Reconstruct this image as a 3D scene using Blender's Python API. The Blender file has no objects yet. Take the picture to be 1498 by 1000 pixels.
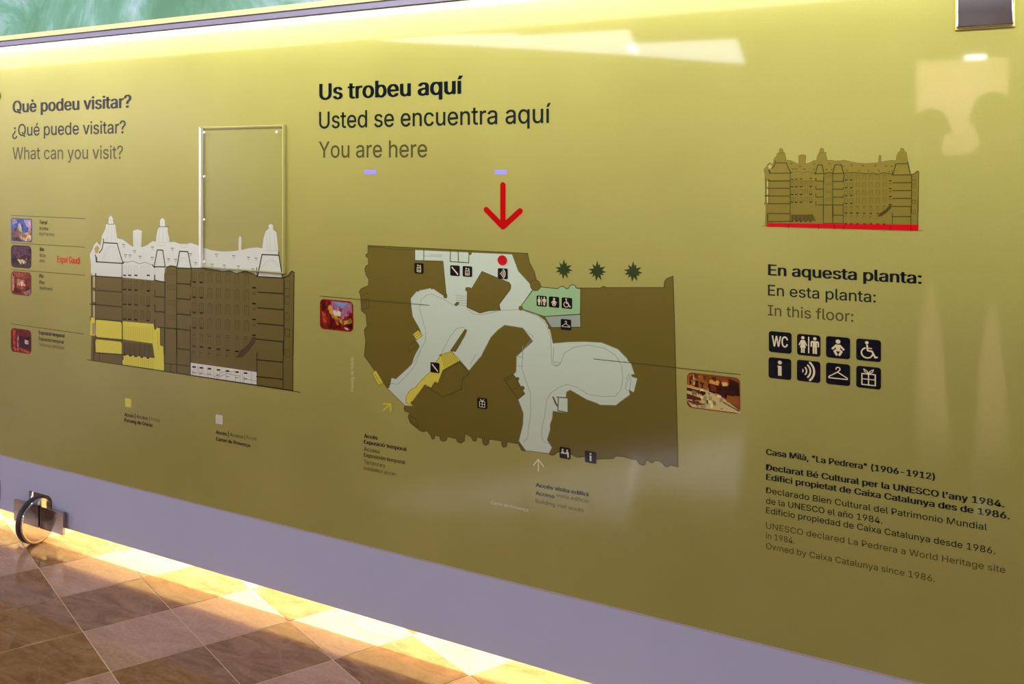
import bpy, bmesh, math, random, os
from mathutils import Vector
random.seed(7)
S = bpy.context.scene
C = S.collection

# ------------------------------------------------------------------ camera
F_PX, PX, PY, EYE, DIST = 1403.0, 500.0, 241.0, 1.5, 2.589
TH = math.atan(F_PX/2205.0)
FW = (-math.sin(TH), math.cos(TH)); RT = (math.cos(TH), math.sin(TH))
cd = bpy.data.cameras.new('camera'); cam = bpy.data.objects.new('camera', cd); C.objects.link(cam)
cam.location = (0, -DIST, EYE); cam.rotation_euler = (math.pi/2, 0, TH)
cd.sensor_width = 36; cd.lens = F_PX/1498*36
cd.shift_x = (749-PX)/1498; cd.shift_y = -(500-PY)/1498
cd.clip_start = 0.02; cd.clip_end = 100
S.camera = cam

# ------------------------------------------------------------------ world, lights, exposure
w = bpy.data.worlds.new('hall_air'); S.world = w; w.use_nodes = True
w.node_tree.nodes['Background'].inputs[0].default_value = (.86, .8, .84, 1)
w.node_tree.nodes['Background'].inputs[1].default_value = .13
def area(name, loc, rot, sx, sy, power, col):
    l = bpy.data.lights.new(name, 'AREA'); l.shape = 'RECTANGLE'; l.size = sx; l.size_y = sy
    l.energy = power; l.color = col
    o = bpy.data.objects.new(name, l); o.location = loc; o.rotation_euler = rot; C.objects.link(o); return o
ww_ = area('added_gradient_light', (-1.4, -2.0, 2.6), (math.radians(80), 0, 0), 10, .12, 75, (1, .97, .90)); ww_.data.spread = math.radians(73)  # unseen long light, added so the sign darkens from top to bottom
area('added_top_light', (-2.0, -.032, 1.982), (math.radians(-12), 0, 0), 8.5, .008, 13, (.93, .96, 1))  # thin light added under the rail to whiten the top of the sheet
area('under_panel_lamp', (-1.6, .15, .5), (0, 0, 0), 9, .03, 128, (1, .80, .50))
area('hall_lamp', (-2.5, -6.0, 3.28), (0, 0, 0), 13, 9, 34, (.95, .93, 1))
area('added_haze_light', (-10.4, -6.5, 2.9), (0, math.radians(40), 0), .8, 11, 420, (.95, .94, 1))  # unseen light added on the left wall, for pale haze in the glass
area('far_room_lamp', (0, -18.2, 3.6), (math.radians(-30), 0, 0), 3, 1.2, 450, (1, .78, .62))
area('ledge_lamp', (-3.2, .32, 2.7), (math.radians(20), 0, 0), 5, .1, 4.5, (.9, .97, 1))
S.view_settings.view_transform = 'Standard'; S.view_settings.look = 'None'
S.view_settings.gamma = 1; S.view_settings.use_curve_mapping = False
S.view_settings.exposure = 0.0
try:
    S.cycles.use_denoising = True
    S.cycles.caustics_reflective = False; S.cycles.caustics_refractive = False
except Exception: pass

# ------------------------------------------------------------------ helpers
def lin(c):
    c = c/255.0
    return c/12.92 if c <= .04045 else ((c+.055)/1.055)**2.4
def rgb(r, g, b, k=1.0): return tuple(min(.95, lin(v)*k) for v in (r, g, b))
MC = {}
def mat(name, col, rough=.5, metal=0, spec=.5, noise=0, nscale=30, emis=None, bump=0):
    if name in MC: return MC[name]
    m = bpy.data.materials.new(name); m.use_nodes = True
    nt = m.node_tree; b = nt.nodes['Principled BSDF']
    b.inputs['Base Color'].default_value = (*col, 1); b.inputs['Roughness'].default_value = rough
    b.inputs['Metallic'].default_value = metal
    b.inputs['Specular IOR Level'].default_value = spec
    if noise or bump:
        g = nt.nodes.new('ShaderNodeNewGeometry'); n = nt.nodes.new('ShaderNodeTexNoise')
        n.inputs['Scale'].default_value = nscale; n.inputs['Detail'].default_value = 4
        nt.links.new(g.outputs['Position'], n.inputs['Vector'])
        if noise:
            mr = nt.nodes.new('ShaderNodeMapRange'); mr.inputs['To Min'].default_value = 1-noise; mr.inputs['To Max'].default_value = 1+noise
            nt.links.new(n.outputs['Fac'], mr.inputs['Value'])
            vm = nt.nodes.new('ShaderNodeVectorMath'); vm.operation = 'SCALE'
            vm.inputs[0].default_value = col; nt.links.new(mr.outputs[0], vm.inputs['Scale'])
            nt.links.new(vm.outputs[0], b.inputs['Base Color'])
        if bump:
            bp = nt.nodes.new('ShaderNodeBump'); bp.inputs['Strength'].default_value = bump; bp.inputs['Distance'].default_value = .002
            nt.links.new(n.outputs['Fac'], bp.inputs['Height']); nt.links.new(bp.outputs[0], b.inputs['Normal'])
    if emis:
        b.inputs['Emission Color'].default_value = (*emis[0], 1); b.inputs['Emission Strength'].default_value = emis[1]
    MC[name] = m; return m
KK = 1.12
def ink(r, g, b):       # glass-printed colour, same gloss as the sheet
    n = 'print_%d_%d_%d' % (r, g, b)
    if n in MC: return MC[n]
    m = mat(n, rgb(r, g, b, KK), .035, 0, .5)
    return m
def link(name, me, m=None, parent=None):
    o = bpy.data.objects.new(name, me); C.objects.link(o)
    if m is not None:
        for x in (m if isinstance(m, (list, tuple)) else [m]): me.materials.append(x)
    if parent: o.parent = parent
    return o
def bmobj(name, bm, m, parent=None, smooth=False):
    me = bpy.data.meshes.new(name); bm.normal_update(); bm.to_mesh(me); bm.free()
    if smooth: me.polygons.foreach_set('use_smooth', [True]*len(me.polygons))
    return link(name, me, m, parent)
def box(bm, x0, x1, y0, y1, z0, z1, mi=0):
    v = [bm.verts.new(p) for p in ((x0,y0,z0),(x1,y0,z0),(x1,y1,z0),(x0,y1,z0),(x0,y0,z1),(x1,y0,z1),(x1,y1,z1),(x0,y1,z1))]
    for f in ((0,3,2,1),(4,5,6,7),(0,1,5,4),(1,2,6,5),(2,3,7,6),(3,0,4,7)):
        fc = bm.faces.new([v[i] for i in f]); fc.material_index = mi
def boxobj(name, x0, x1, y0, y1, z0, z1, m, parent=None, bevel=0):
    bm = bmesh.new(); box(bm, x0, x1, y0, y1, z0, z1)
    if bevel: bmesh.ops.bevel(bm, geom=bm.edges[:], offset=bevel, segments=3, affect='EDGES', profile=.5)
    return bmobj(name, bm, m, parent)
def struct(o): o['kind'] = 'structure'; return o
def tag(o, label, cat, group=None):
    o['label'] = label; o['category'] = cat
    if group: o['group'] = group
    return o
def empty(name, loc=(0,0,0), rz=0):
    o = bpy.data.objects.new(name, None); o.location = loc; o.rotation_euler = (0,0,rz); C.objects.link(o); return o

# metric position on the sign's face of a point measured in the photograph
def P(x, y, off=0.0):
    a = (x-PX)/F_PX
    dx = FW[0]+a*RT[0]; dy = FW[1]+a*RT[1]; dz = (PY-y)/F_PX
    t = (DIST-off)/dy
    return (t*dx, EYE+t*dz)
def U(x): return P(x, 241)[0]
EPS = .00025

# ------------------------------------------------------------------ the setting
def marble(name, c0, c1, vein, vs=1.0, rough=.10):
    m = bpy.data.materials.new(name); m.use_nodes = True; nt = m.node_tree; N = nt.nodes; L = nt.links
    b = N['Principled BSDF']; b.inputs['Roughness'].default_value = rough
    g = N.new('ShaderNodeNewGeometry'); oi = N.new('ShaderNodeObjectInfo')
    ad = N.new('ShaderNodeVectorMath'); ad.operation = 'MULTIPLY_ADD'
    cb = N.new('ShaderNodeCombineXYZ'); L.new(oi.outputs['Random'], cb.inputs[0]); L.new(oi.outputs['Random'], cb.inputs[1]); L.new(oi.outputs['Random'], cb.inputs[2])
    L.new(cb.outputs[0], ad.inputs[0]); ad.inputs[1].default_value = (9, 17, 5); L.new(g.outputs['Position'], ad.inputs[2])
    mp = N.new('ShaderNodeMapping'); mp.inputs['Scale'].default_value = (1.0, 2.6, 1); mp.inputs['Rotation'].default_value = (0, 0, .6)
    L.new(ad.outputs[0], mp.inputs[0])
    n1 = N.new('ShaderNodeTexNoise'); n1.inputs['Scale'].default_value = 5; n1.inputs['Detail'].default_value = 9; n1.inputs['Roughness'].default_value = .68; n1.inputs['Distortion'].default_value = 1.4
    L.new(mp.outputs[0], n1.inputs['Vector'])
    cr = N.new('ShaderNodeValToRGB'); cr.color_ramp.elements[0].position = .34; cr.color_ramp.elements[0].color = (*c0, 1)
    cr.color_ramp.elements[1].position = .66; cr.color_ramp.elements[1].color = (*c1, 1)
    L.new(n1.outputs['Fac'], cr.inputs[0])
    n2 = N.new('ShaderNodeTexNoise'); n2.inputs['Scale'].default_value = 1.9; n2.inputs['Detail'].default_value = 5; n2.inputs['Distortion'].default_value = 1.2
    L.new(ad.outputs[0], n2.inputs['Vector'])
    s = N.new('ShaderNodeMath'); s.operation = 'SUBTRACT'; s.inputs[1].default_value = .5; L.new(n2.outputs['Fac'], s.inputs[0])
    a = N.new('ShaderNodeMath'); a.operation = 'ABSOLUTE'; L.new(s.outputs[0], a.inputs[0])
    r = N.new('ShaderNodeMapRange'); r.inputs['From Min'].default_value = 0; r.inputs['From Max'].default_value = .012; r.inputs['To Min'].default_value = .55*vs; r.inputs['To Max'].default_value = 0
    L.new(a.outputs[0], r.inputs['Value'])
    mx = N.new('ShaderNodeMix'); mx.data_type = 'RGBA'; L.new(r.outputs[0], mx.inputs[0]); L.new(cr.outputs[0], mx.inputs[6]); mx.inputs[7].default_value = (*vein, 1)
    n3 = N.new('ShaderNodeTexNoise'); n3.inputs['Scale'].default_value = 90; n3.inputs['Detail'].default_value = 3; L.new(g.outputs['Position'], n3.inputs['Vector'])
    m3 = N.new('ShaderNodeMapRange'); m3.inputs['To Min'].default_value = .75; m3.inputs['To Max'].default_value = 1.25; L.new(n3.outputs['Fac'], m3.inputs['Value'])
    vm = N.new('ShaderNodeVectorMath'); vm.operation = 'SCALE'; L.new(mx.outputs[2], vm.inputs[0]); L.new(m3.outputs[0], vm.inputs['Scale'])
    L.new(vm.outputs[0], b.inputs['Base Color'])
    return m
pale_marble = marble('pale_pink_marble', rgb(188,150,134), rgb(210,174,158), rgb(215,190,175), .25)
brown_marble = marble('brown_marble', rgb(134,98,68), rgb(180,138,104), rgb(175,165,165), .5)
grout = mat('grout', rgb(235,215,180), .6)

floor = struct(boxobj('floor', -12.2, 9, -16, 1.2, -.06, -.0012, grout))
gA = math.atan(852/1403.0)
A = Vector((math.cos(gA)*FW[0]-math.sin(gA)*RT[0], math.cos(gA)*FW[1]-math.sin(gA)*RT[1]))
B = Vector((A.y, -A.x))
if B.y < 0: B = -B
SA, SB, A0, B0 = .2845, .2985, 1.355, -1.432
tile_me = {}
def tile_mesh(kind):
    if kind in tile_me: return tile_me[kind]
    bm = bmesh.new(); ga = .0019
    pts = [(ga, ga), (SA-ga, ga), (SA-ga, SB-ga), (ga, SB-ga)]
    if (A.x*B.y-A.y*B.x) < 0: pts = pts[::-1]
    lo = [bm.verts.new((A.x*a+B.x*b, A.y*a+B.y*b, -.0012)) for a, b in pts]
    mid = [bm.verts.new((A.x*a+B.x*b, A.y*a+B.y*b, -.0004)) for a, b in pts]
    pi = [(a+(.0008 if a < SA/2 else -.0008), b+(.0008 if b < SB/2 else -.0008)) for a, b in pts]
    hi = [bm.verts.new((A.x*a+B.x*b, A.y*a+B.y*b, 0)) for a, b in pi]
    bm.faces.new(hi)
    for i in range(4):
        j = (i+1) % 4
        bm.faces.new((lo[i], lo[j], mid[j], mid[i])); bm.faces.new((mid[i], mid[j], hi[j], hi[i]))
    me = bpy.data.meshes.new('tile'); bm.normal_update(); bm.to_mesh(me); bm.free()
    me.materials.append(pale_marble if kind else brown_marble); tile_me[kind] = me; return me
phase = {-1: 1, 0: 0, 1: 0, 2: 1, 3: 0, 4: 1}      # strips right of the first joint
far = bmesh.new(); farpts = {0: [], 1: []}
for j in range(-60, 44):
    for i in range(-44, 60):
        o = A*(A0+i*SA)+B*(B0+j*SB)
        c = o+A*SA*.5+B*SB*.5
        if not (-11.7 < c.x < 8.6 and -15.6 < c.y < .9): continue
        ph = phase.get(j, j % 2)
        k = 1 if (i+1+ph) % 2 == 0 else 0      # row below A=1.355 is pale in strip 0
        if j == -1 and i == 2: k = 0
        if -4.4 < c.x < .3 and -1.35 < c.y < .42:
            t = bpy.data.objects.new('tile', tile_mesh(k)); t.location = (o.x, o.y, 0); C.objects.link(t); t.parent = floor
        else: farpts[k].append(o)
for k in (0, 1):
    bm = bmesh.new(); src = tile_mesh(k)
    for o in farpts[k]:
        vs = [bm.verts.new((v.co.x+o.x, v.co.y+o.y, v.co.z)) for v in src.vertices]
        for p in src.polygons: bm.faces.new([vs[q] for q in p.vertices])
    o = bmobj('tile_field', bm, pale_marble if k else brown_marble, floor); o['kind'] = 'stuff'

def stucco():
    m = bpy.data.materials.new('green_stucco'); m.use_nodes = True; nt = m.node_tree; N = nt.nodes; L = nt.links
    b = N['Principled BSDF']; b.inputs['Roughness'].default_value = .35
    g = N.new('ShaderNodeNewGeometry'); n = N.new('ShaderNodeTexNoise'); n.inputs['Scale'].default_value = 2.2; n.inputs['Detail'].default_value = 9; n.inputs['Roughness'].default_value = .65; n.inputs['Distortion'].default_value = .9
    L.new(g.outputs['Position'], n.inputs['Vector'])
    cr = N.new('ShaderNodeValToRGB'); e = cr.color_ramp.elements
    e[0].position = .35; e[0].color = (*rgb(66,120,92), 1); e[1].position = .72; e[1].color = (*rgb(168,192,218), 1)
    q = e.new(.52); q.color = (*rgb(92,146,128), 1)
    L.new(n.outputs['Fac'], cr.inputs[0]); L.new(cr.outputs[0], b.inputs['Base Color'])
    return m
struct(boxobj('wall_back', -12.2, 9, .95, 1.15, -.006, 4.0, stucco()))
plaster = mat('hall_plaster', (.20, .17, .15), .8, noise=.1, nscale=3)
light_plaster = mat('far_plaster', (.72, .62, .54), .8)
struct(boxobj('ceiling', -12.2, 9, -16, 1.15, 3.32, 3.45, mat('ceiling_paint', (.26, .24, .22), .8)))
struct(boxobj('wall_left', -12.2, -12, -16, .95, -.006, 3.32, mat('side_plaster', (.62,.52,.56), .8, noise=.12, nscale=1.5)))
def M(x, y, dist):          # hall point that the glass mirrors to (x, y)
    s = (DIST+dist)/DIST; u, z = P(x, y); return (u*s, EYE+(z-EYE)*s)
ox0 = M(1340, 241, 16)[0]; ox1 = M(1476, 241, 16)[0]; oz = M(1400, 85, 16)[1]
bm = bmesh.new(); box(bm, -12.2, ox0, -16.2, -16, -.006, 3.45); box(bm, ox1, 9, -16.2, -16, -.006, 3.45); box(bm, ox0, ox1, -16.2, -16, oz, 3.45)
struct(bmobj('wall_front', bm, plaster))
bm = bmesh.new(); box(bm, -3, 3, -20.2, -20, 0, 4); box(bm, -3, -2.9, -20, -16.2, 0, 4); box(bm, 2.9, 3, -20, -16.2, 0, 4); box(bm, -3, 3, -20, -16.2, 4, 4.1); box(bm, -3, 3, -20.2, -16.2, -.1, 0)
struct(bmobj('wall_far_room', bm, light_plaster))

# luminous hall fittings, all reflected by the glass
def glow(name, col, s): return mat(name, (.8, .8, .8), .5, emis=(col, s))
tr = tag(empty('light_trough', (-4, -5, 2.66)), 'long suspended white light trough across the hall, mirrored as the bright band on the sign', 'lamp')
def strip(name, z0, z1, col, s, x0=-20, x1=12):
    b_ = bmesh.new(); box(b_, -7.9, 12, -.03, .0, z0-2.66, z1-2.66); return bmobj(name, b_, glow(name+'_glow', col, s), tr)
strip('diffuser', 2.66, 2.74, (1, .95, .85), 5)
strip('diffuser', 2.74, 2.80, (.92, .92, 1), 21)
MC.pop('diffuser_glow', None)
strip('warm_diffuser', 2.80, 2.86, (1, .62, .42), 12)
strip('tube_cover', 2.86, 2.95, (.92, .92, 1), 21)
boxobj('housing', -7.95, 12.1, -.12, -.035, 0, .3, mat('white_enamel', (.7,.7,.7), .4), tr)
def ceil_panel(pts, s, label):
    q = []
    for x, y in pts:
        a = (x-PX)/F_PX; dx = FW[0]+a*RT[0]; dy = FW[1]+a*RT[1]; dz = (PY-y)/F_PX
        t = (3.30-EYE)/dz; q.append((t*dx, 2*0-(-DIST+t*dy)))    # virtual image mirrored back into the hall
    bm = bmesh.new(); lo = [bm.verts.new((x, y, 3.295)) for x, y in q]; hi = [bm.verts.new((x, y, 3.318)) for x, y in q]
    bm.faces.new(lo); bm.faces.new(hi[::-1])
    for i in range(len(q)): bm.faces.new((lo[i], hi[i], hi[(i+1) % len(q)], lo[(i+1) % len(q)]))
    bmesh.ops.recalc_face_normals(bm, faces=bm.faces[:])
    o = bmobj('ceiling_light', bm, glow('skylight_glow', (.80, .80, 1), s*1.3)); return tag(o, label, 'lamp')
ceil_panel([(540,58),(650,52.5),(756,51),(770,71)], 7.5, 'wedge-shaped luminous ceiling panel nearest the trough, mirrored in the sign glass')
ceil_panel([(760,54.5),(920,45.5),(935,81),(772,71)], 7.5, 'middle of the three luminous ceiling panels mirrored in the sign glass')
ceil_panel([(914,66),(1078,59),(1090,93),(937,81.3)], 7.5, 'luminous ceiling panel farthest from the trough, mirrored in the sign glass')
fx, fz = M(1427, 83.5, 12)
tag(boxobj('tube_lamp', fx-.11, fx+.11, -12.03, -12, fz-.022, fz+.022, glow('tube_glow', (.85,.95,1), 40)), 'short bright tube lamp hanging before the far doorway, mirrored in the glass', 'lamp')

# ------------------------------------------------------------------ the sign
sign = tag(empty('information_panel', (0, 0, 0)), 'long olive glass information panel with building map, grey base strip and wheel', 'sign')
ZB, ZM, ZT = .0785, .3025, 1.988
def sheet_mat():
    m = bpy.data.materials.new('olive_glass'); m.use_nodes = True; nt = m.node_tree; N = nt.nodes; L = nt.links
    b = N['Principled BSDF']; b.inputs['Roughness'].default_value = .035; b.inputs['Specular IOR Level'].default_value = .5
    g = N.new('ShaderNodeNewGeometry'); mp = N.new('ShaderNodeMapping'); mp.inputs['Scale'].default_value = (1.2, 1, .9)
    L.new(g.outputs['Position'], mp.inputs[0])
    n = N.new('ShaderNodeTexNoise'); n.inputs['Scale'].default_value = 1.6; n.inputs['Detail'].default_value = 3; L.new(mp.outputs[0], n.inputs['Vector'])
    n2 = N.new('ShaderNodeTexNoise'); n2.inputs['Scale'].default_value = 240; n2.inputs['Detail'].default_value = 2; L.new(g.outputs['Position'], n2.inputs['Vector'])
    cr = N.new('ShaderNodeValToRGB'); e = cr.color_ramp.elements
    e[0].position = .35; e[0].color = (*rgb(154,151,82,KK), 1); e[1].position = .68; e[1].color = (*rgb(162,159,88,KK), 1)
    L.new(n.outputs['Fac'], cr.inputs[0])
    m3 = N.new('ShaderNodeMapRange'); m3.inputs['To Min'].default_value = .93; m3.inputs['To Max'].default_value = 1.07; L.new(n2.outputs['Fac'], m3.inputs['Value'])
    vm = N.new('ShaderNodeVectorMath'); vm.operation = 'SCALE'; L.new(cr.outputs[0], vm.inputs[0]); L.new(m3.outputs[0], vm.inputs['Scale'])
    L.new(vm.outputs[0], b.inputs['Base Color']); return m
boxobj('glass_sheet', -6.5, 2.4, 0, .012, ZM, ZT, sheet_mat(), sign)
# grey base strip with the notch of the wheel
nx0, nx1, nz = U(43), U(77), .187
grey = mat('grey_lacquer', rgb(192,202,236), .42, noise=.06, nscale=500)
bm = bmesh.new()
def prism(bm, pts, y0, y1, mi=0):
    a = [bm.verts.new((x, y0, z)) for x, z in pts]; b = [bm.verts.new((x, y1, z)) for x, z in pts]
    f = bm.faces.new(a); f.material_index = mi; f = bm.faces.new(b[::-1]); f.material_index = mi
    for i in range(len(pts)):
        f = bm.faces.new((a[i], b[i], b[(i+1) % len(pts)], a[(i+1) % len(pts)])); f.material_index = mi
prism(bm, [(-6.5, ZB), (nx0, ZB), (nx0, nz-.004), (nx0+.004, nz), (nx1-.02, nz), (nx1-.006, nz-.007), (nx1, nz-.022), (nx1, ZB), (2.4, ZB), (2.4, ZM), (-6.5, ZM)], -.002, .02)
bmesh.ops.recalc_face_normals(bm, faces=bm.faces[:])
bmobj('base_strip', bm, grey, sign)
boxobj('base_lip', -6.5, 2.4, -.0035, -.002, ZM-.0035, ZM, mat('pale_edge', rgb(190,175,190), .4), sign)
boxobj('top_rail', -6.5, 2.4, -.012, .03, ZT, ZT+.017, mat('rail_grey', rgb(112,108,140), .35), sign)
boxobj('rail_gap', -6.5, 2.4, -.004, .03, ZT+.017, ZT+.023, mat('gap_black', (.012,.012,.014), .5), sign)  # dark gap between rail and capping, filled in as a black strip
boxobj('cream_capping', -6.5, 2.4, -.008, .03, ZT+.023, ZT+.042, mat('cream_enamel', rgb(200,185,140), .4), sign)
boxobj('added_back_reflector', -6.5, 2.4, .24, .25, .01, 1.95, mat('added_board_cream', rgb(235,215,170), .5), sign)  # pale board added behind the lamp, for the lit band mirrored in the floor
boxobj('notch_shade_sheet', nx0-.14, nx1+.005, .05, .054, .085, .24, mat('notch_shade_brown', (.07,.03,.025), .4), sign)  # sheet added behind the notch, its colour standing for the shade inside

# roller wheel
steel = mat('polished_steel', (.62,.60,.60), .07, 1)
rub = mat('tyre_rubber', (.02,.022,.03), .45)
wu, wy, wr, ww = -3.067, -.0275, .0905, .036
def lathe_x(bm, prof, cx, cy, cz, n=72, close=True):
    rings = []
    for i in range(n):
        a = 2*math.pi*i/n
        rings.append([bm.verts.new((cx+px, cy+pr*math.cos(a), cz+pr*math.sin(a))) for px, pr in prof])
    for i in range(n):
        r0, r1 = rings[i], rings[(i+1) % n]
        for k in range(len(prof)-1): bm.faces.new((r0[k], r0[k+1], r1[k+1], r1[k]))
    if close:
        for idx in (0, -1):
            try: bm.faces.new([r[idx] for r in rings][::(1 if idx else -1)])
            except Exception: pass
    bmesh.ops.recalc_face_normals(bm, faces=bm.faces[:])
bm = bmesh.new(); h_ = ww/2
lathe_x(bm, [(-h_, .02), (-h_, wr-.012), (-h_+.003, wr-.010), (h_-.003, wr-.010), (h_, wr-.012), (h_+.0006, .03), (h_+.0008, .004)], wu, wy, wr)
whl = bmobj('roller_wheel', bm, steel, sign)
bm = bmesh.new()
lathe_x(bm, [(-h_+.001, wr-.011), (-h_, wr-.004), (-h_+.004, wr), (h_-.012, wr), (h_-.008, wr-.003), (h_-.007, wr-.011)], wu, wy, wr, close=False)
bmobj('tyre', bm, rub, whl, True)
bm = bmesh.new(); lathe_x(bm, [(h_-.006, wr-.0095), (h_-.006, wr-.002), (h_-.001, wr-.001), (h_+.001, wr-.006), (h_, wr-.0115)], wu, wy, wr, close=False)
bmobj('rim', bm, steel, whl, True)
bm = bmesh.new(); lathe_x(bm, [(-h_-.02, .007), (h_-.002, .007)], wu, wy, wr, n=24)
bmobj('axle', bm, mat('dark_steel', (.08,.07,.07), .25, 1), whl, True)
# plate in front of the base: two leaves joined behind the wheel
PO = .03
pu0 = P(20, 241, PO)[0]; pu1 = P(91.5, 241, PO)[0]
pz0 = P(21, 761.5, PO)[1]; pz1 = P(20, 730, PO)[1]
brushed = mat('mirror_steel', (.36,.31,.30), .06, 1)
for a, b in ((pu0, wu-h_-.004), (wu+h_+.004, pu1)):
    lf = boxobj('bracket_plate', a, b, -PO, -PO+.013, pz0, pz1, brushed, sign, .0012)
    lf2 = boxobj('standoff', (a+b)/2-.012, (a+b)/2+.012, -PO+.013, -.002, pz0+.035, pz1-.025, steel, lf)
# clamp upper right, knob and latch at the left edge
cu0, cz0 = P(1399, 41, .02); cu1 = P(1483, 36, .02)[0]
cl = boxobj('chrome_clamp', cu0, cu1, -.02, -.008, cz0, cz0+.125, mat('clamp_chrome', (.62,.62,.72), .05, 1), sign, .003)
boxobj('clamp_gasket', cu0-.002, cu1+.003, -.008, 0, cz0-.003, cz0+.125, mat('amber_gasket', rgb(225,215,110), .3), cl)
ku, kz = P(-5, 140)
bm = bmesh.new()
bmesh.ops.create_cone(bm, cap_ends=True, segments=40, radius1=.026, radius2=.023, depth=.012)
bmesh.ops.rotate(bm, verts=bm.verts, matrix=__import__('mathutils').Matrix.Rotation(math.pi/2, 3, 'X'))
bmesh.ops.translate(bm, verts=bm.verts, vec=(ku, -.006, kz))
bmobj('standoff_knob', bm, mat('green_black', (.01,.02,.018), .3), sign)
lu0 = U(-14); lu1 = U(1.2)
boxobj('latch_plate', lu0, lu1, -.006, -.002, P(0,730)[1], P(0,702)[1], mat('latch_black', (.015,.02,.035), .3), sign, .001)

# ------------------------------------------------------------------ flat print on the glass
class Art:
    """one printed element: flat shapes in layers, one mesh"""
    def __init__(s, base=1, mp=None):
        s.v = []; s.f = []; s.mi = []; s.m = []; s.base = base; s.lay = 0; s.mp = mp or (lambda x, y: P(x, y))
    def col(s, c):
        m = ink(*c)
        if m not in s.m: s.m.append(m)
        return s.m.index(m)
    def raw(s, pts, c, lay=None):
        s.n = getattr(s, 'n', 0)+1
        y = -EPS*(s.base+(s.lay if lay is None else lay))-(s.n % 12)*4e-6
        i0 = len(s.v)
        s.v += [(x, y, z) for x, z in pts]; s.f.append(tuple(range(i0, i0+len(pts)))); s.mi.append(s.col(c))
    def poly(s, pts, c, lay=None): s.raw([s.mp(*p) for p in pts], c, lay)
    def line(s, pts, w, c, lay=None, closed=False, caps=True):   # w in metres
        w *= 1.45 if w < .0022 and not getattr(s, 'thin', 0) else 1
        q = [Vector(s.mp(*p)) for p in pts]
        if closed: q.append(q[0])
        for a, b in zip(q[:-1], q[1:]):
            d = b-a
            if d.length < 1e-7: continue
            d.normalize(); n = Vector((-d.y, d.x))*w/2; e = d*w*.5*(1 if not caps else 0)
            s.raw([a-n-e, b-n+e, b+n+e, a+n-e][::1], c, lay)
            if caps:
                k = 10 if w > .004 else 6
                s.raw([b+Vector((math.cos(t*2*math.pi/k), math.sin(t*2*math.pi/k)))*w/2 for t in range(k)], c, lay)
        if caps:
            a = q[0]; k = 10 if w > .004 else 6
            s.raw([a+Vector((math.cos(t*2*math.pi/k), math.sin(t*2*math.pi/k)))*w/2 for t in range(k)], c, lay)
    def disc(s, x, y, r, c, lay=None, rx=None, n=20):
        o = s.mp(x, y)
        s.raw([(o[0]+(rx or r)*math.cos(t*2*math.pi/n), o[1]+r*math.sin(t*2*math.pi/n)) for t in range(n)], c, lay)
    def build(s, name, parent, label=None):
        bm = bmesh.new(); 
        for f, mi in zip(s.f, s.mi):
            vs = [bm.verts.new(s.v[i]) for i in f]
            try: fc = bm.faces.new(vs); fc.material_index = mi
            except Exception: pass
        bm.normal_update()
        for fc in bm.faces:
            if fc.normal.y > 0: fc.normal_flip()
        big = [f for f in bm.faces if len(f.verts) > 4]
        bmesh.ops.triangulate(bm, faces=big, ngon_method='EAR_CLIP')
        o = bmobj(name, bm, s.m, parent)
        if label: o['label'] = label
        return o
def cr(x0, y0, k):
    return lambda pts: [(x0+x/k, y0+y/k) for x, y in pts]
cA = cr(120,300,8.322); cB = cr(270,300,8.322); cC = cr(120,400,8.322); cD = cr(270,400,8.322); cE = cr(120,480,4.539)
m1 = cr(520,340,4.993); m2 = cr(740,340,4.993); m3 = cr(520,500,4.993); m4 = cr(740,500,4.993)

# fonts
try:
    INTER = bpy.data.fonts.load(os.path.join(bpy.utils.resource_path('LOCAL'), 'datafiles', 'fonts', 'Inter.woff2'))
except Exception:
    INTER = None
K1 = (14,24,28); K2 = (28,38,32); K3 = (78,78,46)
def _mesh(body, off=0, res=2):
    cu = bpy.data.curves.new('t', 'FONT'); cu.body = body
    if INTER: cu.font = INTER
    cu.size = 1; cu.offset = off; cu.resolution_u = res
    o = bpy.data.objects.new('t', cu); C.objects.link(o)
    dg = bpy.context.evaluated_depsgraph_get()
    me = bpy.data.meshes.new_from_object(o.evaluated_get(dg)); bpy.data.objects.remove(o); bpy.data.curves.remove(cu); return me
_h = _mesh('H'); CAP = max(v.co.y for v in _h.vertices); bpy.data.meshes.remove(_h)
def text(body, x0, y0, x1, cap, col, bold=0.0, parent=None, name='text_line', rot=False, lay=3, mp=None, u=None, squash=1):
    me = _mesh(body, 0, 4)
    if bold > 0:          # heavier weight: the strokes widened sideways
        bm = bmesh.new()
        for k in (-1, 0, 1):
            n0 = len(bm.verts); bm.from_mesh(me); bm.verts.ensure_lookup_table()
            for v in bm.verts[n0:]: v.co.x += k*bold; v.co.y += (k % 2)*.008; v.co.z += (k+1)*.004
        bm.to_mesh(me); bm.free()
    xs = [v.co.x for v in me.vertices]; a, b = min(xs), max(xs)
    ua, za = P(x0, y0)
    if rot:
        ub, zb = P(x0, x1); L_ = abs(zb-za); hgt = abs(P(x0+cap, y0)[0]-ua)/CAP
        for v in me.vertices: v.co = (ua - (v.co.y*hgt), -EPS*lay-v.co.z*.002, za+(v.co.x-a)/(b-a)*L_)
    else:
        ub = P(x1, y0)[0]; hgt = (P(x0, y0-cap)[1]-za)/CAP
        for v in me.vertices: v.co = (ua+(v.co.x-a)/(b-a)*(ub-ua), -EPS*lay-v.co.z*.002, za+v.co.y*hgt)
    me.name = name
    # face the viewer
    bm = bmesh.new(); bm.from_mesh(me); bm.normal_update()
    for f in bm.faces:
        if f.normal.y > 0: f.normal_flip()
    bm.to_mesh(me); bm.free(); me.materials.clear()
    o = link(name, me, ink(*col), parent or sign); o['label'] = 'printed words "%s"' % body if len(body) < 22 else 'printed line beginning "%s"' % ' '.join(body.split()[:3])
    return o
BO = .027
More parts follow.
